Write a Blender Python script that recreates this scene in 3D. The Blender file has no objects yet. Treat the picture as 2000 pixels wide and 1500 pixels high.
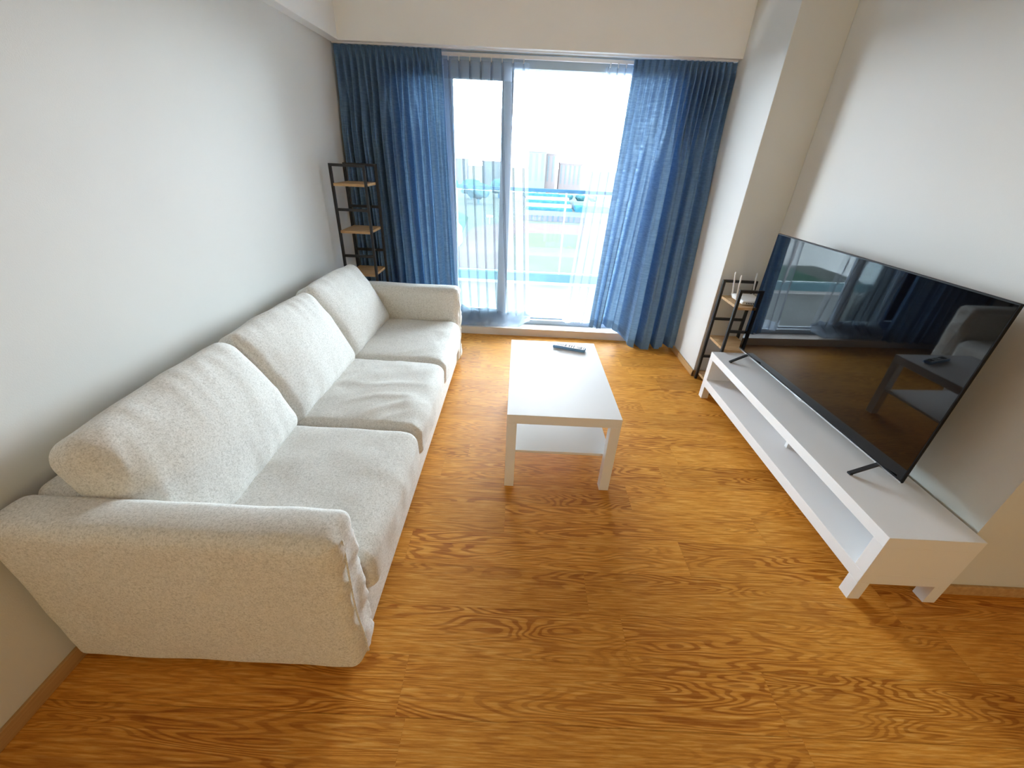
import bpy, bmesh, math, random
from mathutils import Vector, Matrix, noise
random.seed(7)
S = bpy.context.scene
COL = S.collection
R = math.radians

# ------------------------------------------------------------------ camera
def make_camera():
    f, yaw, pitch, roll, h = 795.567, -0.0021, -0.5125, 0.0483, 1.5237
    cy, sy, cp, sp, cr, sr = math.cos(yaw), math.sin(yaw), math.cos(pitch), math.sin(pitch), math.cos(roll), math.sin(roll)
    fwd = Vector((sy*cp, cy*cp, sp)); right = Vector((cy, -sy, 0)); up = right.cross(fwd)
    r2 = right*cr + up*sr; u2 = -right*sr + up*cr
    cam = bpy.data.cameras.new('camera'); o = bpy.data.objects.new('camera', cam); COL.objects.link(o)
    M = Matrix((r2, u2, -fwd)).transposed().to_4x4(); M.translation = (0, 0, h)
    o.matrix_world = M
    cam.sensor_width = 36; cam.lens = 36*f/2000; cam.clip_start = .05; cam.clip_end = 3000
    S.camera = o
make_camera()

# ------------------------------------------------------------------ world, light, exposure
SKY = 1.0
w = bpy.data.worlds.new('overcast_sky'); S.world = w; w.use_nodes = True
nt = w.node_tree; nt.nodes.clear()
wo = nt.nodes.new('ShaderNodeOutputWorld'); bg = nt.nodes.new('ShaderNodeBackground')
tc = nt.nodes.new('ShaderNodeTexCoord'); sx = nt.nodes.new('ShaderNodeSeparateXYZ'); rp = nt.nodes.new('ShaderNodeValToRGB')
nt.links.new(tc.outputs['Generated'], sx.inputs[0]); nt.links.new(sx.outputs['Z'], rp.inputs[0])
rp.color_ramp.elements[0].position = 0.0; rp.color_ramp.elements[0].color = (.80, .90, 1, 1)
rp.color_ramp.elements[1].position = 0.6; rp.color_ramp.elements[1].color = (.93, .97, 1, 1)
nt.links.new(rp.outputs[0], bg.inputs[0])
mr = nt.nodes.new('ShaderNodeMapRange'); nt.links.new(sx.outputs['Z'], mr.inputs[0])   # hazy sky, brighter towards the horizon
mr.inputs[1].default_value = 0; mr.inputs[2].default_value = .5; mr.inputs[3].default_value = 1.5*SKY; mr.inputs[4].default_value = .4*SKY
nt.links.new(mr.outputs[0], bg.inputs[1])
nt.links.new(bg.outputs[0], wo.inputs[0])

def area(name, loc, rot, sx_, sy_, energy, color=(1, 1, 1), portal=False):
    l = bpy.data.lights.new(name, 'AREA'); l.shape = 'RECTANGLE'; l.size = sx_; l.size_y = sy_; l.energy = energy; l.color = color
    o = bpy.data.objects.new(name, l); COL.objects.link(o); o.location = loc; o.rotation_euler = rot
    if portal: l.cycles.is_portal = True
    return o
area('door_daylight_portal', (0.02, 3.93, 1.10), (R(-90), 0, 0), 2.1, 2.1, 1, portal=True)
# added warm fill light far behind the camera, for faces turned from the door
area('warm_fill_light', (1.0, -3.4, 1.1), (R(90), 0, 0), 1.6, 1.0, .72, (1, .84, .44))
S.view_settings.view_transform = 'Standard'; S.view_settings.look = 'None'
S.view_settings.exposure = 5.5; S.view_settings.gamma = 1.0; S.view_settings.use_curve_mapping = False
cyc = S.cycles
cyc.use_denoising = True; cyc.max_bounces = 14; cyc.diffuse_bounces = 9; cyc.glossy_bounces = 5; cyc.transparent_max_bounces = 24; cyc.transmission_bounces = 8
cyc.sample_clamp_indirect = 6.0; cyc.caustics_reflective = False; cyc.caustics_refractive = False

# ------------------------------------------------------------------ helpers
def tag(o, label=None, cat=None, group=None, kind=None):
    if label: o['label'] = label
    if cat: o['category'] = cat
    if group: o['group'] = group
    if kind: o['kind'] = kind
    return o
def empty(name, loc=(0, 0, 0), rz=0, **k):
    o = bpy.data.objects.new(name, None); COL.objects.link(o); o.location = loc; o.rotation_euler = (0, 0, rz)
    o.empty_display_size = .1
    return tag(o, **k)
def obj(name, bm, mat, parent=None, smooth=False, bevel=0, **k):
    me = bpy.data.meshes.new(name); bm.normal_update(); bm.to_mesh(me); bm.free()
    o = bpy.data.objects.new(name, me); COL.objects.link(o)
    if mat: me.materials.append(mat)
    if parent: o.parent = parent
    if smooth:
        for p in me.polygons: p.use_smooth = True
    if bevel:
        m = o.modifiers.new('bevel', 'BEVEL'); m.width = bevel; m.segments = 2; m.limit_method = 'ANGLE'; m.angle_limit = R(40)
    return tag(o, **k)
def box(bm, x0, x1, y0, y1, z0, z1):
    v = [bm.verts.new(p) for p in ((x0,y0,z0),(x1,y0,z0),(x1,y1,z0),(x0,y1,z0),(x0,y0,z1),(x1,y0,z1),(x1,y1,z1),(x0,y1,z1))]
    for f in ((0,3,2,1),(4,5,6,7),(0,1,5,4),(1,2,6,5),(2,3,7,6),(3,0,4,7)): bm.faces.new([v[i] for i in f])
    return bm
def BX(*a):
    return box(bmesh.new(), *a)
def tube(bm, pts, rads, n=12, cap=True):
    pts = [Vector(p) for p in pts]
    if not isinstance(rads, (list, tuple)): rads = [rads]*len(pts)
    rings = []
    for i, p in enumerate(pts):
        d = (pts[min(i+1, len(pts)-1)] - pts[max(i-1, 0)]).normalized()
        a = d.cross(Vector((0, 0, 1)) if abs(d.z) < .9 else Vector((1, 0, 0))).normalized(); b = d.cross(a)
        rings.append([bm.verts.new(p + (a*math.cos(t) + b*math.sin(t))*rads[i]) for t in [2*math.pi*k/n for k in range(n)]])
    for r0, r1 in zip(rings, rings[1:]):
        for k in range(n): bm.faces.new((r0[k], r0[(k+1) % n], r1[(k+1) % n], r1[k]))
    if cap:
        bm.faces.new(rings[0][::-1]); bm.faces.new(rings[-1])
    bmesh.ops.recalc_face_normals(bm, faces=bm.faces[:])
    return bm
def bar(bm, a, b, wdt, hgt):
    """rectangular bar from a to b"""
    a, b = Vector(a), Vector(b); d = (b-a).normalized()
    s = d.cross(Vector((0, 0, 1)))
    s = s.normalized() if s.length > .01 else Vector((1, 0, 0)); u = s.cross(d)
    vs = []
    for p in (a, b):
        for q in ((-1, -1), (1, -1), (1, 1), (-1, 1)): vs.append(bm.verts.new(p + s*q[0]*wdt/2 + u*q[1]*hgt/2))
    for f in ((0,1,2,3),(7,6,5,4),(0,4,5,1),(1,5,6,2),(2,6,7,3),(3,7,4,0)): bm.faces.new([vs[i] for i in f])
    bmesh.ops.recalc_face_normals(bm, faces=bm.faces[:])
    return bm
def rounded(hx, hy, hz, r, seg=.025, fn=None):
    """rounded box grid with half sizes, corner radius r (scalar), fn(p, unit) displaces"""
    bm = bmesh.new()
    def lin(h):
        n = max(4, int(2*h/seg)); inner = h - r
        pts = []
        k = 6
        for i in range(k): pts.append(-h + r*(1-math.cos(math.pi/2*i/k)) if False else -h + r*i/k)
        m = max(2, int(2*inner/seg))
        for i in range(m): pts.append(-inner + 2*inner*i/m)
        for i in range(k+1): pts.append(inner + r*i/k)
        return pts
    X, Y, Z = lin(hx), lin(hy), lin(hz)
    cache = {}
    def vert(x, y, z):
        key = (round(x, 5), round(y, 5), round(z, 5))
        if key in cache: return cache[key]
        p = Vector((x, y, z))
        q = Vector((max(-hx+r, min(hx-r, x)), max(-hy+r, min(hy-r, y)), max(-hz+r, min(hz-r, z))))
        d = p - q
        # cube corner region -> sphere by angular remap
        if d.length > 1e-9:
            m = max(abs(d.x), abs(d.y), abs(d.z))
            t = Vector([math.tan(c/r*math.pi/4) if m >= r-1e-9 else c/r for c in d])
            p = q + t.normalized()*r*min(1, m/r)
        u = Vector((p.x/hx, p.y/hy, p.z/hz))
        if fn: p = fn(p, u)
        cache[key] = bm.verts.new(p); return cache[key]
    def face(A, B, f):
        for i in range(len(A)-1):
            for j in range(len(B)-1):
                try: bm.faces.new((f(A[i], B[j]), f(A[i+1], B[j]), f(A[i+1], B[j+1]), f(A[i], B[j+1])))
                except ValueError: pass
    face(X, Y, lambda a, b: vert(a, b, hz)); face(Y, X, lambda a, b: vert(b, a, -hz))
    face(Y, Z, lambda a, b: vert(hx, a, b)); face(Z, Y, lambda a, b: vert(-hx, b, a))
    face(Z, X, lambda a, b: vert(b, hy, a)); face(X, Z, lambda a, b: vert(a, -hy, b))
    bmesh.ops.recalc_face_normals(bm, faces=bm.faces[:])
    return bm
def tf(bm, M):
    bmesh.ops.transform(bm, matrix=M, verts=bm.verts[:]); return bm

# ------------------------------------------------------------------ materials
def mat(name, color, rough=.5, metal=0, spec=.5, build=None):
    m = bpy.data.materials.new(name); m.use_nodes = True
    n = m.node_tree; p = n.nodes['Principled BSDF']
    p.inputs['Base Color'].default_value = (*color, 1); p.inputs['Roughness'].default_value = rough
    p.inputs['Metallic'].default_value = metal; p.inputs['Specular IOR Level'].default_value = spec
    if build: build(n, p)
    return m
def N(n, t, **k):
    x = n.nodes.new(t)
    for a, v in k.items():
        if a in x.inputs: x.inputs[a].default_value = v
        else: setattr(x, a, v)
    return x
def ramp(n, stops, interp='LINEAR'):
    r = n.nodes.new('ShaderNodeValToRGB'); r.color_ramp.interpolation = interp
    while len(r.color_ramp.elements) < len(stops): r.color_ramp.elements.new(.5)
    for e, (p, c) in zip(r.color_ramp.elements, stops): e.position = p; e.color = (*c, 1) if len(c) == 3 else c
    return r
def coords(n, scale=(1, 1, 1), kind='Object'):
    t = n.nodes.new('ShaderNodeTexCoord'); mp = n.nodes.new('ShaderNodeMapping'); mp.inputs['Scale'].default_value = scale
    n.links.new(t.outputs[kind], mp.inputs['Vector']); return mp
def add_bump(n, p, height, strength, dist=.002):
    b = n.nodes.new('ShaderNodeBump'); b.inputs['Strength'].default_value = strength; b.inputs['Distance'].default_value = dist
    n.links.new(height, b.inputs['Height']); n.links.new(b.outputs[0], p.inputs['Normal']); return b

def paint_build(c0, c1, sc=260):
    def f(n, p):
        mp = coords(n); a = N(n, 'ShaderNodeTexNoise', Scale=1.3, Detail=3.0); n.links.new(mp.outputs[0], a.inputs['Vector'])
        r = ramp(n, [(.35, c0), (.65, c1)]); n.links.new(a.outputs['Fac'], r.inputs[0]); n.links.new(r.outputs[0], p.inputs['Base Color'])
        b = N(n, 'ShaderNodeTexNoise', Scale=float(sc), Detail=2.0); n.links.new(mp.outputs[0], b.inputs['Vector'])
        add_bump(n, p, b.outputs['Fac'], .25, .001)
    return f
M_WALL = mat('wall_paint', (.7, .7, .68), .85, build=paint_build((.65, .655, .635), (.675, .68, .655)))
M_CEIL = mat('ceiling_paint', (.8, .8, .78), .9, build=paint_build((.82, .825, .81), (.85, .85, .84)))

def floor_build(n, p):
    at = N(n, 'ShaderNodeAttribute', attribute_name='plank')   # per plank random vector
    t = n.nodes.new('ShaderNodeTexCoord')
    # grain coordinates: stretched along x, shifted per plank
    mp = n.nodes.new('ShaderNodeMapping'); mp.inputs['Scale'].default_value = (1.0, 7.5, 1); n.links.new(t.outputs['Object'], mp.inputs['Vector'])
    sc = N(n, 'ShaderNodeVectorMath', operation='SCALE'); sc.inputs[3].default_value = 37.0; n.links.new(at.outputs['Vector'], sc.inputs[0])
    ad = N(n, 'ShaderNodeVectorMath', operation='ADD'); n.links.new(mp.outputs[0], ad.inputs[0]); n.links.new(sc.outputs[0], ad.inputs[1])
    # cathedral contours
    a = N(n, 'ShaderNodeTexNoise', Scale=1.25, Detail=2.0, Roughness=.45); a.inputs['Distortion'].default_value = .35; n.links.new(ad.outputs[0], a.inputs['Vector'])
    m1 = N(n, 'ShaderNodeMath', operation='MULTIPLY'); m1.inputs[1].default_value = 150.0; n.links.new(a.outputs['Fac'], m1.inputs[0])
    s1 = N(n, 'ShaderNodeMath', operation='SINE'); n.links.new(m1.outputs[0], s1.inputs[0])
    r1 = ramp(n, [(.0, (0, 0, 0)), (.55, (.25, .25, .25)), (.8, (1, 1, 1))])
    m2 = N(n, 'ShaderNodeMath', operation='MULTIPLY_ADD'); m2.inputs[1].default_value = .5; m2.inputs[2].default_value = .5
    n.links.new(s1.outputs[0], m2.inputs[0]); n.links.new(m2.outputs[0], r1.inputs[0])
    # fine fibres
    mf = n.nodes.new('ShaderNodeMapping'); mf.inputs['Scale'].default_value = (9, 190, 1); n.links.new(t.outputs['Object'], mf.inputs['Vector'])
    fa = N(n, 'ShaderNodeTexNoise', Scale=1.0, Detail=5.0, Roughness=.65); 
    ad2 = N(n, 'ShaderNodeVectorMath', operation='ADD'); n.links.new(mf.outputs[0], ad2.inputs[0]); n.links.new(sc.outputs[0], ad2.inputs[1]); n.links.new(ad2.outputs[0], fa.inputs['Vector'])
    # patch strength of the rings
    mk = n.nodes.new('ShaderNodeMapping'); mk.inputs['Scale'].default_value = (1.3, 5, 1); n.links.new(t.outputs['Object'], mk.inputs['Vector'])
    ad3 = N(n, 'ShaderNodeVectorMath', operation='ADD'); n.links.new(mk.outputs[0], ad3.inputs[0]); n.links.new(sc.outputs[0], ad3.inputs[1])
    pk = N(n, 'ShaderNodeTexNoise', Scale=1.0, Detail=2.0); n.links.new(ad3.outputs[0], pk.inputs['Vector'])
    rk = ramp(n, [(.36, (.15, .15, .15)), (.62, (.95, .95, .95))]); n.links.new(pk.outputs['Fac'], rk.inputs[0])
    # colours
    base = ramp(n, [(.33, FLOOR_D), (.5, FLOOR_M), (.67, FLOOR_L)]); n.links.new(fa.outputs['Fac'], base.inputs[0])
    sep = n.nodes.new('ShaderNodeSeparateXYZ'); n.links.new(at.outputs['Vector'], sep.inputs[0])
    tone = ramp(n, [(0, (.88, .86, .84)), (1, (1.06, 1.06, 1.06))]); n.links.new(sep.outputs[0], tone.inputs[0])
    mt = N(n, 'ShaderNodeMix', data_type='RGBA', blend_type='MULTIPLY'); mt.inputs[0].default_value = 1
    n.links.new(base.outputs[0], mt.inputs[6]); n.links.new(tone.outputs[0], mt.inputs[7])
    ml = N(n, 'ShaderNodeMath', operation='MULTIPLY'); n.links.new(r1.outputs[0], ml.inputs[0]); n.links.new(rk.outputs[0], ml.inputs[1])
    mg = N(n, 'ShaderNodeMix', data_type='RGBA', blend_type='MULTIPLY'); mg.inputs[7].default_value = (.60, .46, .30, 1)
    n.links.new(ml.outputs[0], mg.inputs[0]); n.links.new(mt.outputs[2], mg.inputs[6])
    n.links.new(mg.outputs[2], p.inputs['Base Color'])
    rr = N(n, 'ShaderNodeMapRange'); rr.inputs[3].default_value = .42; rr.inputs[4].default_value = .58; n.links.new(fa.outputs['Fac'], rr.inputs[0]); n.links.new(rr.outputs[0], p.inputs['Roughness'])
    add_bump(n, p, fa.outputs['Fac'], .15, .001)
FLOOR_D, FLOOR_M, FLOOR_L = (.50, .19, .020), (.71, .315, .044), (.84, .46, .11)
M_FLOOR = mat('wood_vinyl_planks', (.5, .3, .15), .5, spec=.22, build=floor_build)

def wood_build(c0, c1, sc=(3, 60, 60)):
    def f(n, p):
        mp = coords(n, sc); a = N(n, 'ShaderNodeTexNoise', Scale=1.0, Detail=5.0, Roughness=.6); n.links.new(mp.outputs[0], a.inputs['Vector'])
        r = ramp(n, [(.3, c0), (.7, c1)]); n.links.new(a.outputs['Fac'], r.inputs[0]); n.links.new(r.outputs[0], p.inputs['Base Color'])
    return f
M_SKIRT = mat('wood_skirting', (.4, .25, .1), .5, build=wood_build((.42, .24, .09), (.56, .35, .15), (60, 3, 60)))
M_SHELF = mat('oak_board', (.5, .33, .16), .55, build=wood_build((.42, .25, .11), (.62, .42, .22), (8, 50, 50)))
M_WHITE = mat('white_foil_furniture', (.80, .80, .80), .5, spec=.2, build=paint_build((.79, .79, .795), (.81, .81, .815), 600))
M_BLACK = mat('black_powder_coat', (.012, .012, .014), .45, build=paint_build((.011, .011, .013), (.016, .016, .018), 500))
M_ROUTER = mat('white_plastic', (.82, .82, .82), .35, build=paint_build((.80, .80, .80), (.84, .84, .84), 500))
M_FRAME = mat('flare_tinted_aluminium', (.45, .56, .68), .4, build=paint_build((.42, .54, .66), (.48, .59, .70), 400))  # blue tint of flare and backlight put into the frame colour
M_SILL = mat('cream_stone_sill', (.7, .66, .6), .4, build=paint_build((.62, .57, .53), (.68, .63, .58), 90))
M_BEZEL = mat('black_tv_bezel', (.004, .004, .005), .5, spec=.2, build=paint_build((.0035, .0035, .0045), (.005, .005, .006), 500))
M_SILVER = mat('silver_tv_trim', (.7, .72, .76), .25, metal=.9, build=paint_build((.66, .68, .72), (.72, .74, .78), 500))
def screen_build(n, p):
    mp = coords(n); a = N(n, 'ShaderNodeTexNoise', Scale=2.0); n.links.new(mp.outputs[0], a.inputs['Vector'])
    r = ramp(n, [(.3, (.002, .002, .003)), (.7, (.0035, .0035, .004))]); n.links.new(a.outputs['Fac'], r.inputs[0]); n.links.new(r.outputs[0], p.inputs['Base Color'])
M_SCREEN = mat('glossy_tv_screen', (.002, .002, .003), .03, spec=.5, build=screen_build)

def sofa_build(n, p):
    mp = coords(n)
    a = N(n, 'ShaderNodeTexNoise', Scale=230.0, Detail=3.0, Roughness=.7); n.links.new(mp.outputs[0], a.inputs['Vector'])
    c = N(n, 'ShaderNodeTexNoise', Scale=110.0, Detail=3.0, Roughness=.6); n.links.new(mp.outputs[0], c.inputs['Vector'])
    mx = N(n, 'ShaderNodeMath', operation='MULTIPLY_ADD'); mx.inputs[1].default_value = .35; n.links.new(c.outputs['Fac'], mx.inputs[0])
    m3 = N(n, 'ShaderNodeMath', operation='MULTIPLY'); m3.inputs[1].default_value = .65; n.links.new(a.outputs['Fac'], m3.inputs[0]); n.links.new(m3.outputs[0], mx.inputs[2])
    r = ramp(n, [(.36, (.50, .49, .455)), (.5, (.70, .69, .65)), (.64, (.82, .81, .78))]); n.links.new(mx.outputs[0], r.inputs[0])
    n.links.new(r.outputs[0], p.inputs['Base Color'])
    b1 = add_bump(n, p, a.outputs['Fac'], .35, .001)
    # soft folds of the loose cover
    wn = N(n, 'ShaderNodeTexNoise', Scale=5.0, Detail=2.5, Roughness=.5); wn.inputs['Distortion'].default_value = 1.2
    mp2 = coords(n, (1, .45, 1)); n.links.new(mp2.outputs[0], wn.inputs['Vector'])
    b2 = N(n, 'ShaderNodeBump', Strength=.35, Distance=.02); n.links.new(wn.outputs['Fac'], b2.inputs['Height']); n.links.new(b2.outputs[0], b1.inputs['Normal'])
    p.inputs['Sheen Weight'].default_value = .15
M_SOFA = mat('heathered_light_grey_cotton', (.6, .58, .55), .95, spec=.2, build=sofa_build)

def curtain_mat(name, c0, c1, trans, slub):
    m = bpy.data.materials.new(name); m.use_nodes = True; n = m.node_tree; n.nodes.clear()
    out = n.nodes.new('ShaderNodeOutputMaterial'); mp = coords(n, (16, 16, 130))
    a = N(n, 'ShaderNodeTexNoise', Scale=1.0, Detail=4.0, Roughness=.7); n.links.new(mp.outputs[0], a.inputs['Vector'])
    r = ramp(n, [(.35, c0), (.65, c1)]); n.links.new(a.outputs['Fac'], r.inputs[0])
    d = n.nodes.new('ShaderNodeBsdfDiffuse'); t = n.nodes.new('ShaderNodeBsdfTranslucent')
    n.links.new(r.outputs[0], d.inputs[0])
    rt = ramp(n, [(.40, tuple(x*.75 for x in c0)), (.62, slub)]); n.links.new(a.outputs['Fac'], rt.inputs[0]); n.links.new(rt.outputs[0], t.inputs[0])
    mx = n.nodes.new('ShaderNodeMixShader'); mx.inputs[0].default_value = trans
    n.links.new(d.outputs[0], mx.inputs[1]); n.links.new(t.outputs[0], mx.inputs[2]); n.links.new(mx.outputs[0], out.inputs[0])
    b = N(n, 'ShaderNodeBump', Strength=.3, Distance=.002); n.links.new(a.outputs['Fac'], b.inputs['Height']); n.links.new(b.outputs[0], d.inputs['Normal'])
    return m
M_CURT = curtain_mat('slate_blue_linen', (.135, .235, .39), (.155, .26, .42), .15, (.34, .54, .76))
M_CURH = curtain_mat('slate_blue_linen_doubled', (.135, .235, .39), (.15, .25, .405), .085, (.26, .44, .66))
def sheer_mat(name, opacity, col):
    m = bpy.data.materials.new(name); m.use_nodes = True; n = m.node_tree; n.nodes.clear()
    out = n.nodes.new('ShaderNodeOutputMaterial')
    d = N(n, 'ShaderNodeBsdfDiffuse'); d.inputs[0].default_value = (*col, 1)
    t = N(n, 'ShaderNodeBsdfTranslucent'); t.inputs[0].default_value = (*col, 1)
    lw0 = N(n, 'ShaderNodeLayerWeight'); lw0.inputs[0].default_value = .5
    rc = ramp(n, [(.45, col), (.85, (.015, .02, .03))]); n.links.new(lw0.outputs['Facing'], rc.inputs[0])  # shade of the folds put into the colour, darker where edge-on
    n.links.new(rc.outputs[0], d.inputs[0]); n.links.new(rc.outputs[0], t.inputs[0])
    mx = n.nodes.new('ShaderNodeMixShader'); mx.inputs[0].default_value = .55; n.links.new(d.outputs[0], mx.inputs[1]); n.links.new(t.outputs[0], mx.inputs[2])
    tr = N(n, 'ShaderNodeBsdfTransparent')
    lw = N(n, 'ShaderNodeLayerWeight'); lw.inputs[0].default_value = .35   # threads close up where the cloth turns edge-on
    mp = coords(n, (900, 900, 900)); a = N(n, 'ShaderNodeTexNoise', Scale=1.0); n.links.new(mp.outputs[0], a.inputs['Vector'])
    m1 = N(n, 'ShaderNodeMapRange'); m1.inputs[3].default_value = opacity*.85; m1.inputs[4].default_value = opacity*1.15; n.links.new(a.outputs['Fac'], m1.inputs[0])
    m2 = N(n, 'ShaderNodeMath', operation='POWER'); m2.inputs[1].default_value = 1.6; n.links.new(lw.outputs['Facing'], m2.inputs[0])
    m3 = N(n, 'ShaderNodeMath', operation='MULTIPLY_ADD'); m3.inputs[1].default_value = 1.1; m3.use_clamp = True
    n.links.new(m2.outputs[0], m3.inputs[0]); n.links.new(m1.outputs[0], m3.inputs[2])
    m = m; x2 = n.nodes.new('ShaderNodeMixShader'); n.links.new(m3.outputs[0], x2.inputs[0]); n.links.new(tr.outputs[0], x2.inputs[1]); n.links.new(mx.outputs[0], x2.inputs[2])
    n.links.new(x2.outputs[0], out.inputs[0]); return m
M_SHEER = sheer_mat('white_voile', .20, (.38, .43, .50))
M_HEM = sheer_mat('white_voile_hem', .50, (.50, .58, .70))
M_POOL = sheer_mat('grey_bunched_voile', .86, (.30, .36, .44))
def glass_mat():
    m = bpy.data.materials.new('clear_glass'); m.use_nodes = True; n = m.node_tree; n.nodes.clear()
    out = n.nodes.new('ShaderNodeOutputMaterial'); tr = N(n, 'ShaderNodeBsdfTransparent'); tr.inputs[0].default_value = (.86, .92, .93, 1)
    g = N(n, 'ShaderNodeBsdfGlossy'); g.inputs['Roughness'].default_value = .02
    fr = N(n, 'ShaderNodeFresnel'); fr.inputs[0].default_value = 1.4
    mx = n.nodes.new('ShaderNodeMixShader'); n.links.new(fr.outputs[0], mx.inputs[0]); n.links.new(tr.outputs[0], mx.inputs[1]); n.links.new(g.outputs[0], mx.inputs[2])
    n.links.new(mx.outputs[0], out.inputs[0]); return m
M_GLASS = glass_mat()
def outdoor(name, c0, c1, sc=1.0, rough=.9, k=.27):
    c0, c1 = tuple(c*k for c in c0), tuple(c*k for c in c1)
    def f(n, p):
        mp = coords(n); a = N(n, 'ShaderNodeTexNoise', Scale=sc, Detail=4.0); n.links.new(mp.outputs[0], a.inputs['Vector'])
        r = ramp(n, [(.35, c0), (.65, c1)]); n.links.new(a.outputs['Fac'], r.inputs[0]); n.links.new(r.outputs[0], p.inputs['Base Color'])
    return mat(name, c0, rough, spec=0.0, build=f)

# ------------------------------------------------------------------ room shell
XL, XC, XR = -1.397, 1.473, 1.784          # left wall, column face, right wall
YC, YE, YB, YW = 3.00, 1.112, 3.576, 3.80  # column front, right wall's near end, bulkhead, window wall
ZB, ZC, ZS = 2.162, 2.55, 0.0744           # bulkhead underside, ceiling, sill
YR, XF = -3.6, 4.6                         # rear wall, far right of the unseen part

def make_floor():
    bm = bmesh.new(); lay = bm.loops.layers.float_color.new('plank')
    rw, pl = .18, 1.22
    known = {3: .337, 2: .455, 4: .796, 0: .94, 5: -.007, 1: .908, -1: -.278}
    rnd = random.Random(11); g = .0005
    k = -18
    while True:
        y0 = .582 + rw*(k-1); y1 = y0 + rw
        if y0 > YW: break
        off = known.get(k, rnd.uniform(0, pl))
        j = -4
        while True:
            x0 = off + j*pl; x1 = x0 + pl; j += 1
            if x0 > XF: break
            if x1 < XL or y1 < YR: continue
            a, b, c, d = max(x0, XL)+g, min(x1, XF)-g, max(y0, YR)+g, min(y1, YW)-g
            if b <= a or d <= c: continue
            vs = [bm.verts.new(p) for p in ((a, c, 0), (b, c, 0), (b, d, 0), (a, d, 0))]
            f = bm.faces.new(vs); col = (rnd.random(), rnd.random(), rnd.random(), 1)
            for l in f.loops: l[lay] = col
        k += 1
    # dark joint bed just under the planks
    vs = [bm.verts.new(p) for p in ((XL, YR, -.002), (XF, YR, -.002), (XF, YW, -.002), (XL, YW, -.002))]
    f = bm.faces.new(vs)
    for l in f.loops: l[lay] = (0, 0, 0, 1)
    box(bm, XL-.1, XF+.1, YR-.1, YW, -.12, -.004)
    return obj('floor', bm, M_FLOOR, kind='structure', label='warm oak wood-look plank floor of the living room')
make_floor()
def struct(name, bm, m, **k): return obj(name, bm, m, kind='structure', **k)
struct('wall_left', BX(XL-.12, XL, YR, YW+.12, 0, ZC), M_WALL)
bm = BX(XR, XR+.12, YE, YW+.12, 0, ZC); struct('wall_right', bm, M_WALL)
struct('wall_right_return', BX(XR+.12, XF, YE, YE+.12, 0, ZC), M_WALL)
struct('wall_far_right', BX(XF, XF+.1, YR, YE+.12, 0, ZC), M_WALL)
struct('wall_rear', BX(XL-.12, XF+.1, YR-.1, YR, 0, ZC), M_WALL)
struct('column_right', BX(XC, XR, YC, YW, 0, ZC), M_WALL, bevel=.003)
struct('ceiling', BX(XL-.12, XF+.1, YR-.1, YW+.12, ZC, ZC+.12), M_CEIL)
struct('beam_left', BX(XL, XL+.075, YR, YB, ZB, ZC), M_CEIL, bevel=.002)
struct('beam_window', BX(XL, XC, YB, YB+.05, ZB, ZC), M_CEIL, bevel=.002)
# window wall around the balcony door
DX0, DX1, DZ1 = -1.02, 1.12, 2.17
bm = BX(XL, DX0, YW, YW+.12, 0, ZC); box(bm, DX1, XC, YW, YW+.12, 0, ZC); box(bm, DX0, DX1, YW, YW+.12, DZ1, ZC); box(bm, DX0, DX1, YW, YW+.12, -.02, ZS-.002)
box(bm, XC, XR, YW, YW+.12, 0, ZC)
struct('wall_back', bm, M_WALL)
struct('trim_1', BX(XL, XC, 3.663, YW, 0.0, ZS), M_SILL, bevel=.003, label='raised cream stone step under the balcony door')
# skirting boards
bh, bt = .0525, .012
struct('baseboard_left', BX(XL, XL+bt, YR, 3.66, 0, bh), M_SKIRT, bevel=.002)
bm = BX(XC-bt, XC, YC-bt, 3.663, 0, bh); box(bm, XC-bt, XR, YC-bt, YC, 0, bh); struct('baseboard_column', bm, M_SKIRT, bevel=.002)
struct('baseboard_right', BX(XR-bt, XR, YE-bt, YC-bt, 0, bh), M_SKIRT, bevel=.002)
struct('baseboard_return', BX(XR, XF, YE-bt, YE, 0, bh), M_SKIRT, bevel=.002)

# ------------------------------------------------------------------ balcony door
door = empty('door_1', (0, 3.8, ZS), kind='structure', label='sliding glass balcony door with pale frame')
def dpart(name, bm, m, parent=door, **k):
    tf(bm, Matrix.Translation((0, -3.8, -ZS))); return obj(name, bm, m, parent, **k)
bm = BX(DX0, DX1, 3.80, 3.90, ZS, .118); box(bm, DX0, DX1, 3.80, 3.90, 2.085, DZ1); box(bm, DX0, DX0+.05, 3.80, 3.90, .118, 2.085); box(bm, DX1-.05, DX1, 3.80, 3.90, .118, 2.085)
dpart('door_frame', bm, M_FRAME, bevel=.003)
for z in (.118,): dpart('track', BX(DX0+.05, DX1-.05, 3.845, 3.855, z, z+.012), M_FRAME)
def sash(x0, x1, y, ws):
    z0, z1 = .122, 2.083
    bm = BX(x0, x0+ws, y, y+.035, z0, z1); box(bm, x1-ws, x1, y, y+.035, z0, z1)
    box(bm, x0+ws, x1-ws, y, y+.035, z0, z0+.085); box(bm, x0+ws, x1-ws, y, y+.035, z1-.075, z1)
    s = dpart('sliding_panel', bm, M_FRAME, bevel=.003)
    g = BX(x0+ws, x1-ws, y+.014, y+.020, z0+.085, z1-.075); tf(g, Matrix.Translation((0, -3.8, -ZS))); obj('glass_pane', g, M_GLASS, s)
    return s
s = sash(-.655, -.104, 3.815, .088)
h = BX(-.165, -.145, 3.795, 3.815, 1.0, 1.16); tf(h, Matrix.Translation((0, -3.8, -ZS))); obj('handle', h, M_FRAME, s, bevel=.004)
sash(-.97, -.60, 3.860, .06)

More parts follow.
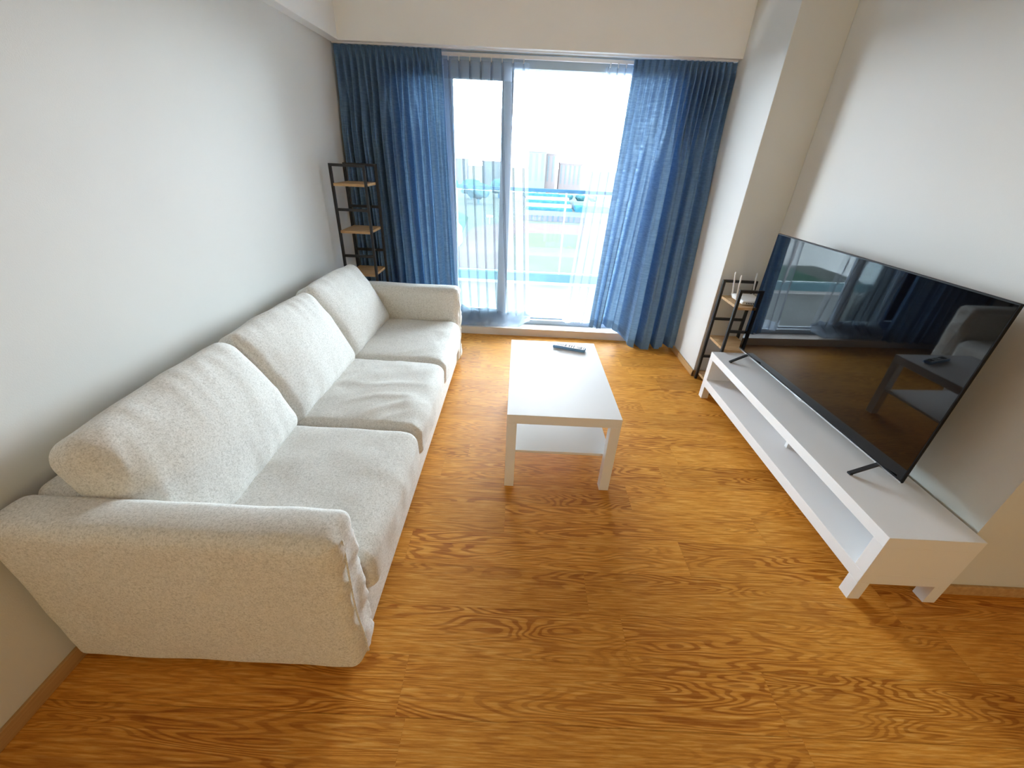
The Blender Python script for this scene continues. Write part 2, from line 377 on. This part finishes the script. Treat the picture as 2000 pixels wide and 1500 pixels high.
# ------------------------------------------------------------------ curtains
def curtain_sheet(fx, fy, fz, nu, nv, mt, name, parent=None, u0=0, u1=1, v0=0, v1=1, **k):
    bm = bmesh.new(); rows = []
    for j in range(nv+1):
        v = v0 + (v1-v0)*j/nv
        rows.append([bm.verts.new((fx(u0+(u1-u0)*i/nu, v), fy(u0+(u1-u0)*i/nu, v), fz(u0+(u1-u0)*i/nu, v))) for i in range(nu+1)])
    for j in range(nv):
        for i in range(nu): bm.faces.new((rows[j][i], rows[j+1][i], rows[j+1][i+1], rows[j][i+1]))
    return obj(name, bm, mt, parent, smooth=True, **k)
def nz(a, b=0, c=0): return noise.noise(Vector((a, b, c)))
def sstep(a, b, x):
    t = max(0, min(1, (x-a)/(b-a))); return t*t*(3-2*t)

# left blackout curtain
def lc_warp(u): return u + .035*math.sin(6.3*u*1.7+.6)*(1-u)*u*2
NP_L = 17
def lcx(u, v):
    top = -1.385 + (.765)*(u**.92); bot = -1.385 + (.835)*(u**.92)
    ph = NP_L*u*2*math.pi
    return top + (bot-top)*v + .010*math.cos(ph)*v + .012*nz(u*9, v*1.6, 3)*v
def b0(v): return sstep(.04, .3, v)
def lcy(u, v):
    hd = sstep(.0, .055, v)
    ph = NP_L*u*2*math.pi + 1.1*nz(u*5, v*1.1, 1)*v
    amp = (.012 + .024*hd + .018*b0(v)) * (1 - .35*sstep(.55, 1, u)) * (1 + .6*nz(u*7, 0, 8))
    s = math.sin(ph); b = sstep(.04, .30, v)
    ph2 = 11*u*2*math.pi + .8*math.sin(7*u) + 1.2*nz(u*4, v*.8, 61)*v
    s2 = math.sin(ph2); lo = math.tanh(2.6*(s2+.50)) + .22*math.sin(2*ph2+1.3+3*u)
    wave = (1-b)*s + b*lo*1.25
    pin = 0
    fr = (NP_L*u + .25) % 1.0; dd = abs(fr-.5)
    if dd < .22: pin = .010*math.cos(dd/.22*math.pi*2.5)*(1-hd*.85)
    return 3.645 - amp*wave - pin + .012*nz(u*4, v*2, 5)
def lcz(u, v): return 2.152 + (.085-2.152)*v
root = empty('blue_curtain', (-1.0, 3.645, .0), label='dark slate blue pleated curtain behind the black shelf rack beside the sofa', cat='curtain', group='blue blackout curtains')
def parent_at(o, root):
    o.parent = root; o.matrix_parent_inverse = Matrix.Translation(-root.location); return o
VH = .052
parent_at(curtain_sheet(lcx, lcy, lcz, 620, 10, M_CURH, 'pleated_header', v0=0, v1=VH), root)
parent_at(curtain_sheet(lcx, lcy, lcz, 620, 70, M_CURT, 'drape', v0=VH, v1=.965), root)
parent_at(curtain_sheet(lcx, lcy, lcz, 620, 4, M_CURH, 'hem', v0=.965, v1=1), root)

# right blackout curtain: left part stands on the step, right part falls to the floor
NP_R = 16
def rcx(u, v):
    top = .755 + .712*(u**.95)
    b = [(0, .685), (.25, .83), (.45, 1.03), (.5, 1.085), (1, 1.462)]
    for (a0, x0), (a1, x1) in zip(b, b[1:]):
        if u <= a1: bot = x0 + (x1-x0)*(u-a0)/(a1-a0); break
    ph = NP_R*u*2*math.pi
    return top + (bot-top)*(v**1.1) + .010*math.cos(ph)*v
def rfront(u): return sstep(.30, .50, u)
def rcy(u, v):
    hd = sstep(0, .055, v)
    ph = NP_R*(u + .02*math.sin(9*u))*2*math.pi + 1.0*nz(u*4, v*1.0, 21)*v
    amp = (.011 + .024*hd)*(.35 + .75*sstep(.1, .6, u))*(1+1.1*v)
    b = sstep(.03, .40, v)
    ph2 = 6.6*u*2*math.pi + .9*math.sin(5*u+.5) + .7*nz(u*3, v*.8, 71)*v
    s2 = math.sin(ph2); lo = math.tanh(2.2*(s2+.40)) + .22*math.sin(2*ph2+.8+4*u)
    wave = (1-b)*math.sin(ph) + b*lo*1.35
    pin = 0; fr = (NP_R*u + .25) % 1.0; dd = abs(fr-.5)
    if dd < .22: pin = .009*math.cos(dd/.22*math.pi*2.5)*(1-hd*.85)
    y0 = 3.69 + (3.645-3.69)*sstep(0, .3, u)
    y1 = 3.69 + (3.545-3.69)*rfront(u)
    return y0 + (y1-y0)*sstep(.05, 1, v) - max(-.075, min(.06, amp*wave)) - pin
def rcz(u, v):
    zb = .135 - .02*math.sin(u*12) + (.012-.135)*sstep(.28, .50, u) + .006*math.sin(u*60)*rfront(u)
    zt = 2.152
    return zt + (zb-zt)*v
root = empty('blue_curtain', (1.1, 3.645, .0), label='slate blue pleated curtain glowing with daylight, hanging beside the wall column', cat='curtain', group='blue blackout curtains')
parent_at(curtain_sheet(rcx, rcy, rcz, 560, 10, M_CURH, 'pleated_header', v0=0, v1=VH), root)
parent_at(curtain_sheet(rcx, rcy, rcz, 560, 80, M_CURT, 'drape', v0=VH, v1=.965), root)
parent_at(curtain_sheet(rcx, rcy, rcz, 560, 4, M_CURH, 'hem', v0=.965, v1=1), root)

# sheers: folds are narrow tucks spaced along flat voile
def sheer(name, label, xt, xb, nfold, pooled, seed, zbot):
    def fx(u, v):
        t = xt[0] + (xt[1]-xt[0])*u; b = xb[0] + (xb[1]-xb[0])*u
        return t + (b-t)*v**1.2 + .010*nz(u*6, v*2.2, seed)*v
    def fy(u, v):
        hd = sstep(0, .06, v)
        ph = nfold*u + .25*nz(u*3, v*1.3, seed+4)*v
        fr = ph % 1.0; d = abs(fr-.5)
        tuck = -.040*math.exp(-(d/.07)**2)*(.55+.45*hd)*(1-.25*v)
        y = 3.768 + tuck + .010*math.sin(ph*2*math.pi*.37+seed)*v
        if pooled:
            y -= .0
        return y
    def fz(u, v):
        zb = zbot + .010*math.sin(u*nfold*3.1+seed)
        if pooled:
            zb += .0
        return 2.115 + (zb-2.115)*v
    root = empty(name, (.5*(xb[0]+xb[1]), 3.735, .1), label=label, cat='curtain', group='sheer voile curtains')
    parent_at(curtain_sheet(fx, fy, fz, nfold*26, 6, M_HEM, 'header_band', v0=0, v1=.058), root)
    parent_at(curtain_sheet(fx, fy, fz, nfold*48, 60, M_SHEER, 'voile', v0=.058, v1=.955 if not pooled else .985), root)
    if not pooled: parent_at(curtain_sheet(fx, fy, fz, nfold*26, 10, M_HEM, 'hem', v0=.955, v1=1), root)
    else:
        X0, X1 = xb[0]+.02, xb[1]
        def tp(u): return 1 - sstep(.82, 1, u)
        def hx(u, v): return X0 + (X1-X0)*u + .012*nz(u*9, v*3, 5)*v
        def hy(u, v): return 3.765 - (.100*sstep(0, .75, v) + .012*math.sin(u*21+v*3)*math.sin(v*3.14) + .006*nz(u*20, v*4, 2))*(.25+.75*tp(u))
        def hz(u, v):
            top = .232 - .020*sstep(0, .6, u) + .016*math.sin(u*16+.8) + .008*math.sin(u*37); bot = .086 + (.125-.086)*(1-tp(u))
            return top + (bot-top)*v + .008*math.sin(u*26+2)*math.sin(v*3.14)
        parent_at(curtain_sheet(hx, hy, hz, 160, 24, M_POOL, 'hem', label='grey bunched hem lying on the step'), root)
    for i in range(nfold):
        u = (i+.5)/nfold
        if u > 1 or (fx(u, 0) < -.66) or (fx(u, 0) > .80): continue
        x, y = fx(u, 0), fy(u, 0)
        bm = bmesh.new(); bar(bm, (x, y-.003, 2.105), (x, y-.003, 2.132), .006, .004); bar(bm, (x-.007, y-.004, 2.132), (x+.007, y-.004, 2.132), .005, .006)
        parent_at(obj('hook', bm, M_ROUTER), root)
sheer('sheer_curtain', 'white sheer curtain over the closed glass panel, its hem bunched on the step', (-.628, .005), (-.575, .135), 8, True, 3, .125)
sheer('sheer_curtain', 'narrow white sheer curtain drawn back beside the right blue curtain', (.570, .80), (.450, .76), 4, False, 9, .128)
# rails in the ceiling pocket
for y, nm, lb in ((3.645, 'curtain_rail', 'white rail carrying the blue curtains'), (3.765, 'curtain_rail', 'white rail carrying the sheer curtains')):
    bm = BX(XL+.005, XC-.005, y-.012, y+.012, 2.155 if y < 3.7 else 2.134, 2.18 if y < 3.7 else 2.156)
    obj(nm, bm, M_ROUTER, bevel=.002, label=lb, cat='curtain rail')
struct('trim_2', BX(XL, XC, 3.70, YW, 2.175, 2.215), M_CEIL)

# ------------------------------------------------------------------ sofa
sofa = empty('sofa', (-.92, 1.87, 0), label='long pale grey three-seat fabric sofa along the left wall', cat='sofa')
def sp(name, bm, **k):
    tf(bm, Matrix.Translation((.92, -1.87, 0))); return obj(name, bm, k.pop('m', M_SOFA), sofa, smooth=k.pop('smooth', True), **k)
SY0, SY1, AT = .686, 3.10, .15
SF = -.457
def arm(y0, y1, seed):
    hx, hy, hz = (SF+.012 - XL-.02)/2, (y1-y0)/2, .305
    def fn(p, u):
        q = p.copy()
        q.x += .006*(1-u.y**2)*max(0, u.x)**6*(1-abs(u.z)**4)          # padded front panel
        q.y += .005*u.y*(1-u.x**2)*(1-u.z**2)
        q.z += .006*nz(p.x*4+seed, p.y*6, 1)*max(0, u.z)
        if u.z > .7: q.z -= .010*abs(u.y)**2
        # crumpled front cover
        q.x += (.010*nz(p.z*15+seed, p.y*16, seed) + .008*(1-abs(nz(p.z*11, p.y*8+p.z*7, seed+5)))**6)*max(0, u.x)**10
        q.y += .004*nz(p.z*9, p.x*9, seed+2)
        return q
    bm = rounded(hx, hy, hz, .038, .016, fn)
    cx = (XL+.02 + SF+.012)/2
    tf(bm, Matrix.Translation((cx, (y0+y1)/2, .03+hz)))
    o = sp('armrest', bm)
    # piping seam down the front panel
    bm = bmesh.new()
    pts = []
    xs = SF+.012+.001
    for i in range(22):
        t = i/21; z = .055 + t*.545
        pts.append((xs+.006*(1-(2*t-1)**4)+.004, y0+.045+.012*math.sin(t*5+seed), z))
    tube(bm, pts, .0034, 6)
    tf(bm, Matrix.Translation((.92, -1.87, 0)))
    obj('seam_piping', bm, M_SOFA, o, smooth=True)
    return o
arm(SY0, SY0+AT, 2); arm(SY1-AT, SY1, 6)
# base with thin front skirt
bm = rounded((SF-XL-.03)/2, (SY1-SY0-2*AT+.02)/2, .115, .015, .06)
tf(bm, Matrix.Translation(((SF+XL+.03)/2-.004, (SY0+SY1)/2, .03+.115))); sp('base', bm)
bm = rounded(.085, (SY1-SY0-2*AT+.02)/2, .30, .04, .05, lambda p, u: p)
tf(bm, Matrix.Translation((XL+.105, (SY0+SY1)/2, .03+.30))); sp('backrest', bm)
for (x, y) in ((-.55, .80), (-1.25, .80), (-.55, 2.99), (-1.25, 2.99)):
    bm = bmesh.new(); tube(bm, [(x, y, 0), (x, y, .04)], [.02, .025], 14); sp('foot', bm, m=M_BLACK)
SI0, SI1 = SY0+AT, SY1-AT
SW = (SI1-SI0)/3
for i in range(3):
    y0, y1 = SI0+i*SW+.002, SI0+(i+1)*SW-.002
    hx, hy, hz = (.86)/2, (y1-y0)/2, .088
    def fn(p, u, i=i):
        q = p.copy()
        b = (1-abs(u.x)**3)*(1-abs(u.y)**3)
        q.z += .016*b*(1 if u.z > 0 else 0)
        # front edge rolls down over the base
        fr = max(0, u.x)
        q.z -= .085*max(0, fr-.80)**1.4*2.2*(1 if u.z > -.9 else .6)
        q.x += .012*(1-u.y**2)*fr**6 + .004*nz(p.y*12, p.z*10, i)*fr**4
        # creases
        amp = (.004, .010, .007)[i]
        c = nz(p.x*4+i*5, p.y*9-p.x*5, i*3.1)
        q.z += amp*(1-abs(c))**6*(.5+.5*nz(p.x*3, p.y*3, i+9))*(1 if u.z > .2 else 0)
        q.z += .005*nz(p.x*7, p.y*7, i+3)*max(0, u.z)
        return q
    bm = rounded(hx, hy, hz, .045, .018, fn)
    tf(bm, Matrix.Translation((SF+.030-hx, (y0+y1)/2, .308)))
    sp('seat_cushion', bm)
    # back cushion
    hx, hy, hz = .088, (y1-y0)/2+.004, .235
    tl = (27, 26, 28)[i]
    def fb(p, u, i=i):
        q = p.copy()
        b = (1-abs(u.y)**2.6)*(1-abs(u.z)**2.6)
        q.x += .045*b*(1 if u.x > 0 else -.4)
        # slump: thicker low, thin top corners
        t = u.z
        q.x *= 1.0 - .20*max(0, t)
        ear = (abs(u.y)**8)*(abs(u.z)**8)
        q.y += .016*u.y*ear; q.z += .014*u.z*ear
        q.y -= .014*u.y*(1-u.z**2)*(abs(u.y)**4)*-1
        q.z += .014*(1-u.y**2)*max(0, u.z)**3 + .006*nz(p.y*7, p.z*5, i+20)
        c = nz(p.y*8+i*3, p.z*4-p.y*6, i+40)
        ed = max(abs(u.y), abs(u.z))**4
        q.x += (.002+.008*ed)*(1-abs(c))**5*(1 if u.x > 0 else 0)
        q.x += .006*nz(p.y*5, p.z*5, i+11)
        return q
    bm = rounded(hx, hy, hz, .06, .018, fb)
    M = Matrix.Translation((-1.132, (y0+y1)/2, .572)) @ Matrix.Rotation(R(-tl), 4, 'Y') @ Matrix.Rotation(R((1.2, -1.0, -1.5)[i]), 4, 'X')
    tf(bm, M); sp('back_cushion', bm)

# ------------------------------------------------------------------ coffee table
tb = empty('coffee_table', (-.0199, 1.6105, 0), .0033, label='low white rectangular coffee table with a lower shelf, in the middle of the floor', cat='table')
obj('tabletop', BX(0, .55, 0, .9, .40, .45), M_WHITE, tb, bevel=.0015)
for x, y in ((0, 0), (.5, 0), (0, .85), (.5, .85)): obj('leg', BX(x+.0006, x+.0494, y+.0006, y+.0494, 0, .3998), M_WHITE, tb, bevel=.001)
obj('lower_shelf', BX(.012, .538, .0502, .8498, .188, .202), M_WHITE, tb, bevel=.001)

# remote on the table
rem = empty('remote_control', (.350, 2.402, .4502), math.atan2(-.062, .200), label='slim grey-blue remote control with small dark buttons on the coffee table', cat='remote control')
M_REM = mat('grey_blue_plastic', (.16, .34, .60), .35, build=paint_build((.15, .32, .58), (.18, .37, .64), 300))
M_KEYP = mat('white_key_plate', (.75, .78, .82), .4, build=paint_build((.72, .76, .80), (.78, .81, .85), 300))
M_KEY = mat('dark_rubber_keys', (.03, .04, .06), .6, build=paint_build((.025, .035, .05), (.04, .05, .07), 300))
bm = rounded(.104, .023, .0095, .006, .01); tf(bm, Matrix.Translation((0, 0, .0100))); obj('body', bm, M_REM, rem, smooth=True)
obj('key_plate', BX(-.094, .100, -.0190, .0210, .0193, .0204), M_KEYP, rem, bevel=.0005)
keys = []
for i in range(5): keys.append((-.078+i*.0095, .002, .0042, .032))
keys += [(-.024, .012, .014, .008), (-.024, -.006, .014, .008)]
for i in range(3):
    for j in range(3): keys.append((.000+i*.015, -.010+j*.012, .008, .0055))
for i in range(3): keys.append((.053+i*.008, .002, .0035, .030))
keys += [(.078, .010, .010, .007), (.078, -.006, .010, .007), (.093, .002, .0045, .030)]
for (x, y, a, b) in keys: obj('button', BX(x-a/2, x+a/2, y-b/2, y+b/2, .0204, .0222), M_KEY, rem)

# ------------------------------------------------------------------ tv bench
D, L, H = .359, 1.627, .359
tv_b = empty('tv_bench', (1.4072, 1.0585, 0), -.0005, label='long low white open-shelf media bench against the right wall', cat='tv bench')
obj('top_panel', BX(0, D, 0, L, H-.05, H), M_WHITE, tv_b, bevel=.0015)
for y in (0, L-.05): obj('side_panel', BX(0.0004, D-.0004, y+.0004, y+.0496, .1535, H-.0502), M_WHITE, tv_b, bevel=.001)
obj('shelf', BX(0.0004, D-.0004, 0.0004, L-.0004, .097, .1533), M_WHITE, tv_b, bevel=.0015)
for x, y in ((0, 0), (D-.05, 0), (0, L-.05), (D-.05, L-.05)): obj('leg', BX(x+.0004, x+.0496, y+.0004, y+.0496, 0, .0969), M_WHITE, tv_b, bevel=.001)
obj('back_panel', BX(D-.012, D-.006, .0502, L-.0502, .1535, H-.0502), M_WHITE, tv_b)
obj('divider', BX(.145, D-.0125, .8, .82, .1535, H-.0502), M_WHITE, tv_b, bevel=.001)

# ------------------------------------------------------------------ television
tv = empty('television', (1.5895, 1.9665, .3592), .035, label='large flat black television standing on the white media bench', cat='television')
W2, TH, zb_, zt_ = .671, .006, .058, .818
bm = BX(-TH, TH, -W2, W2, zb_, zt_); obj('panel', bm, M_BEZEL, tv, bevel=.003)
bm = BX(.0062, .040, -W2*.72, W2*.72, zb_+.02, zb_+.46); obj('rear_housing', bm, M_BEZEL, tv, bevel=.012)
obj('screen', BX(-TH-.0006, -TH, -W2+.006, W2-.006, zb_+.013, zt_-.006), M_SCREEN, tv)
obj('bottom_trim', BX(-TH-.002, -TH, -W2+.002, W2-.002, zb_-.001, zb_+.006), M_SILVER, tv, label='thin silver trim strip')
obj('badge', BX(-TH-.004, -TH-.002, -.028, .028, zb_-.007, zb_+.007), M_SILVER, tv, bevel=.001, label='small silver badge')
for s in (-1, 1):
    yc = s*.553
    bm = bmesh.new(); bar(bm, (-.105, yc, .007), (0.0, yc, zb_+.004), .016, .010); bar(bm, (.095, yc, .007), (0.0, yc, zb_+.004), .016, .010)
    bar(bm, (-.112, yc, .0055), (-.098, yc, .0055), .018, .009); bar(bm, (.088, yc, .0055), (.102, yc, .0055), .018, .009)
    obj('stand_leg', bm, M_BLACK, tv)

# ------------------------------------------------------------------ shelf racks
def rack(x0, x1, y0, y1, top, shelves, bars, label):
    r = empty('shelf_rack', (x0, y0, 0), label=label, cat='shelf', group='black metal racks with oak boards')
    wx, wy, b = x1-x0, y1-y0, .018
    for (yy) in (0, wy-b):
        bm = BX(0, b, yy, yy+b, 0, top); box(bm, wx-b, wx, yy, yy+b, 0, top); box(bm, b, wx-b, yy, yy+b, top-b, top)
        for z in bars: box(bm, b, wx-b, yy, yy+b, z-b/2, z+b/2)
        obj('ladder_frame', bm, M_BLACK, r, bevel=.001)
    for z in shelves:
        bm = BX(b, wx-b, -.002, wy+.002, z-.018, z)
        obj('board', bm, M_SHELF, r, bevel=.001)
    return r
rack(-1.345, -1.092, 3.148, 3.42, 1.42, (1.298, .982, .666, .35, .04), (1.125, .80, .49, .18), 'tall narrow black metal rack with oak boards in the corner behind the sofa')
rack(1.476, 1.722, 2.690, 2.965, .806, (.69, .375, .06), (.512, .20), 'short black metal rack with oak boards behind the television')

# router on the short rack
rt = empty('wifi_router', (1.612, 2.815, .6902), .0, label='white router with upright antennas on the top board of the short rack', cat='router')
bm = rounded(.075, .085, .013, .010, .02, lambda p, u: Vector((p.x, p.y, p.z + (.004*(1+u.y) if u.z > 0 else 0)))); tf(bm, Matrix.Translation((0, 0, .017))); obj('case', bm, M_ROUTER, rt, smooth=True)
bm = bmesh.new()
for k in range(9): box(bm, -.05+k*.0115, -.044+k*.0115, -.0862, -.0850, .012, .022)
obj('vent_grille', bm, M_KEY, rt)
for (x, y, lx, ly) in ((-.070, .085, -.02, .01), (-.079, .0, -.012, 0.005), (.072, .085, -.01, .012)):
    bm = bmesh.new(); tube(bm, [(x, y, .018), (x+lx*.1, y+ly*.1, .036)], .0065, 12); tube(bm, [(x+lx*.1, y+ly*.1, .034), (x+lx, y+ly, .175), (x+lx*1.02, y+ly*1.02, .183)], [.0058, .0048, .0025], 12)
    obj('antenna', bm, M_ROUTER, rt, smooth=True)

# ------------------------------------------------------------------ balcony and the view outside
M_BALC = outdoor('pale_balcony_tile', (.25, .285, .29), (.28, .31, .315), 3, k=0.72)
M_CURB = outdoor('grey_green_kerb', (.045, .085, .10), (.05, .095, .11), 6, k=1.8)
M_PALE = outdoor('pale_kerb_top', (.42, .44, .44), (.46, .48, .48), 6, k=1)
M_BALW = outdoor('balcony_wall_paint', (.6, .61, .61), (.64, .65, .65), 3, k=1)
M_RAIL = outdoor('blue_grey_rail_metal', (.025, .06, .10), (.03, .07, .115), 6, k=1.1)
M_PINK = outdoor('pink_running_track', (.135, .10, .105), (.14, .108, .112), .2, k=0.54)
M_GRASS = outdoor('pale_green_turf', (.112, .132, .108), (.122, .136, .115), .08, k=0.45)
M_GROUND = outdoor('pale_ground', (.12, .14, .13), (.15, .165, .16), .05, k=0.42)
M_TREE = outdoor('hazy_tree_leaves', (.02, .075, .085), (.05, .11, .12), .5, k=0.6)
M_BANK = outdoor('grassy_bank', (.04, .10, .07), (.06, .125, .10), .2, k=0.5)
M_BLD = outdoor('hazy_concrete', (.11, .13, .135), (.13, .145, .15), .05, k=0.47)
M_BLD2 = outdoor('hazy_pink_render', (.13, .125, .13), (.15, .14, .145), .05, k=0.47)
M_BLUE = outdoor('blue_stand_seats', (.02, .08, .13), (.04, .11, .16), .6, k=0.62)
M_LAMP = outdoor('white_pole_paint', (.25, .24, .24), (.28, .27, .27), 1, k=1.0)
struct('balcony_floor', BX(-2.6, 2.8, YW+.12, 5.62, -.15, 0.0), M_BALC)
struct('balcony_kerb', BX(-2.6, 2.8, 5.60, 5.74, 0.0, .121), M_CURB, bevel=.004)
struct('balcony_kerb_trim', BX(-2.6, 2.8, 5.50, 5.60, 0.0, .012), M_PALE)
#struct('balcony_side_wall_left', BX(-2.7, -2.6, YW+.12, 5.74, -.15, 2.6), M_BALW)
struct('balcony_side_wall_right', BX(2.8, 2.9, YW+.12, 5.74, -.15, 2.6), M_BALW)
struct('sky_blocking_slab', BX(-2.7, 2.9, YW+.12, 6.3, 2.45, 2.6), M_BALW)  # unseen slab, stretched past the railing to block high sky
rl = empty('balcony_railing', (0, 5.62, .121), label='blue-grey metal and glass railing of the balcony', cat='railing')
def rp_(name, bm, m, **k): tf(bm, Matrix.Translation((0, -5.62, -.121))); return obj(name, bm, m, rl, **k)
rp_('top_rail', BX(-2.6, 2.8, 5.60, 5.65, 1.134, 1.170), M_RAIL, bevel=.004)
for x in (-2.2, -.82, .555, 1.95): rp_('post', BX(x-.011, x+.011, 5.61, 5.632, .121, 1.134), M_LAMP)
for a, b in ((-2.59, -2.21), (-2.19, -.83), (-.81, .544), (.566, 1.94), (1.96, 2.79)): rp_('glass_panel', BX(a, b, 5.617, 5.625, .14, 1.12), M_GLASS)

G = -20.0
struct('ground', BX(-400, 400, 20, 900, G-1, G), M_GROUND)
def poly(name, pts, z, m, th=.05, **k):
    bm = bmesh.new(); a = [bm.verts.new((x, y, z)) for x, y in pts]; b = [bm.verts.new((x, y, z+th)) for x, y in pts]
    bm.faces.new(a[::-1]); bm.faces.new(b); n_ = len(pts)
    for i in range(n_): bm.faces.new((a[i], a[(i+1) % n_], b[(i+1) % n_], b[i]))
    bmesh.ops.recalc_face_normals(bm, faces=bm.faces[:]); return obj(name, bm, m, **k)
def oval(x0, x1, y0, y1, r):
    pts = []
    for cx, cy, a0 in ((x1-r, y1-r, 0), (x0+r, y1-r, 90), (x0+r, y0+r, 180), (x1-r, y0+r, 270)):
        for k in range(13): a = R(a0+k*7.5); pts.append((cx+r*math.cos(a), cy+r*math.sin(a)))
    return pts
poly('running_track', oval(-16, 70, 60, 158, 22), G, M_PINK, .06, kind='structure')
poly('sports_turf', oval(-4.5, 58, 68, 137, 12), G+.06, M_GRASS, .06, kind='structure')
poly('grass_bank', [(-70, 60), (-19, 60), (-17, 120), (-20, 165), (-28, 185), (-70, 185)], G, M_BANK, .3, kind='structure')
poly('footpath', [(-19, 60), (-16.5, 60), (-15.5, 115), (-19, 140), (-26, 165), (-29, 165), (-22, 140), (-17.6, 118)], G+.3, M_LAMP, .1, kind='structure')
# boundary fence of the sports ground
fe = empty('boundary_fence', (25, 166, G), label='long low grey-mauve fence behind the running track', cat='fence')
obj('fence_panel', BX(-25.5, 60, 0, .3, 0, 1.9), outdoor('mauve_fence_panel', (.075, .075, .11), (.085, .085, .12), .5, k=.75), fe)
for k in range(10): obj('fence_post', BX(-23+k*2, -22.8+k*2, -.15, -.01, 0, 2.0), M_RAIL, fe)
# stand
st = empty('grandstand', (14, 200, G), label='low pale blue spectator stand beyond the running track', cat='grandstand')
for k in range(5): obj('seating_tier', BX(-12, 9, k*6, k*6+5.9, 0, .9+k*1.0), (M_BLUE, M_LAMP)[k % 2], st)
obj('seating_tier', BX(10.5, 26, 0, 7, 0, 2.2), M_BLUE, st); obj('seating_tier', BX(10.5, 26, 9, 14, 0, 3.4), outdoor('grey_stand_roof', (.07, .10, .15), (.08, .11, .17), .5, k=.8), st)
# trees
def tree(x, y, s, hgt, seed, label):
    t = empty('tree', (x, y, G), label=label, cat='tree', group='hazy trees beyond the sports ground')
    bm = bmesh.new(); bmesh.ops.create_icosphere(bm, subdivisions=3, radius=1)
    for v in bm.verts:
        d = 1 + .35*noise.noise(v.co*2.1 + Vector((seed, 0, 0))) + .12*noise.noise(v.co*6 + Vector((seed, 4, 0)))
        v.co = Vector((v.co.x*s*d, v.co.y*s*d, hgt*.62 + v.co.z*hgt*.38*d))
    obj('crown', bm, M_TREE, t, smooth=True)
    bm = bmesh.new(); tube(bm, [(0, 0, 0), (0, 0, hgt*.5)], [.5, .35], 8); obj('trunk', bm, M_RAIL, t)
rnd = random.Random(5)
LB = ['round hazy tree beyond the stand, %s' % s for s in ('leftmost in the door opening', 'second from the left in the door opening', 'third from the left in the door opening', 'just left of the railing post', 'just right of the railing post', 'rightmost in the door opening')]
for i, x in enumerate((3.5, 9.5, 16.5, 24, 31, 38)): tree(x, 238+rnd.uniform(-5, 5), rnd.uniform(2.2, 3.2), rnd.uniform(4.6, 5.8), i*3.3, LB[i])
LB2 = ['hazy tree seen through the left sheer curtain, %s' % s for s in ('nearest the curtain edge', 'second from the curtain edge', 'third from the curtain edge', 'nearest the panel frame')]
for i, (x, y) in enumerate(((-34, 205), (-27, 235), (-21, 215), (-13, 250))): tree(x, y, rnd.uniform(4, 5.5), rnd.uniform(9, 12), 30+i*2.7, LB2[i])
# floodlight pole
fp = empty('floodlight_pole', (-10.9, 152, G), label='white floodlight pole beside the running track, seen through the sheer curtain', cat='pole')
bm = bmesh.new(); tube(bm, [(0, 0, 0), (0, 0, 1.4)], .12, 8); tube(bm, [(0, 0, 1.4), (0, 0, 2.2)], .1, 8); obj('mast', bm, M_LAMP, fp)
obj('lamp_head', BX(-1.1, 1.1, -.2, .2, 2.2, 2.9), M_LAMP, fp)
# distant buildings
def bld(x0, x1, y, d, hgt, m, label, wins, parts=()):
    b = empty('apartment_block', (x0, y, G), label=label, cat='building')
    W = x1-x0
    o = obj('walls', BX(0, W, 0, d, 0, hgt), m, b)
    obj('roof_parapet', BX(-.3, W+.3, -.3, d+.3, hgt, hgt+.8), M_BLD2, b)
    for (a, c, e) in parts: obj('stair_tower', BX(a, c, .5, 6, hgt, hgt+e), m, b)
    nx, nz_ = wins; wm = outdoor('hazy_window_strip', (.10, .13, .145), (.11, .14, .155), 1, k=.46)
    for i in range(nx): obj('window_bay', BX(W*(i+.25)/nx, W*(i+.6)/nx, -.12, -.005, hgt*.3, hgt*.96), wm, b)
bld(3, 14.5, 300, 12, 23.6, M_BLD, 'pale hazy tower block left of centre in the far skyline', (3, 1), ((5, 10, 1.6),))
bld(14.9, 21.5, 306, 12, 22.6, M_BLD2, 'slightly lower pale block joined to the hazy tower on its right', (2, 1))
bld(24.5, 39.5, 312, 12, 17.4, M_BLD2, 'long low pale pink hazy block on the right of the skyline', (5, 1), ((8, 12, 1.4),))
bld(-49, -39.5, 320, 12, 17, M_BLD2, 'pale pink hazy block behind the left sheer curtain', (3, 1))
bld(-30, -17, 335, 12, 16, M_BLD, 'wide low hazy block seen through the left sheer curtain', (4, 1))
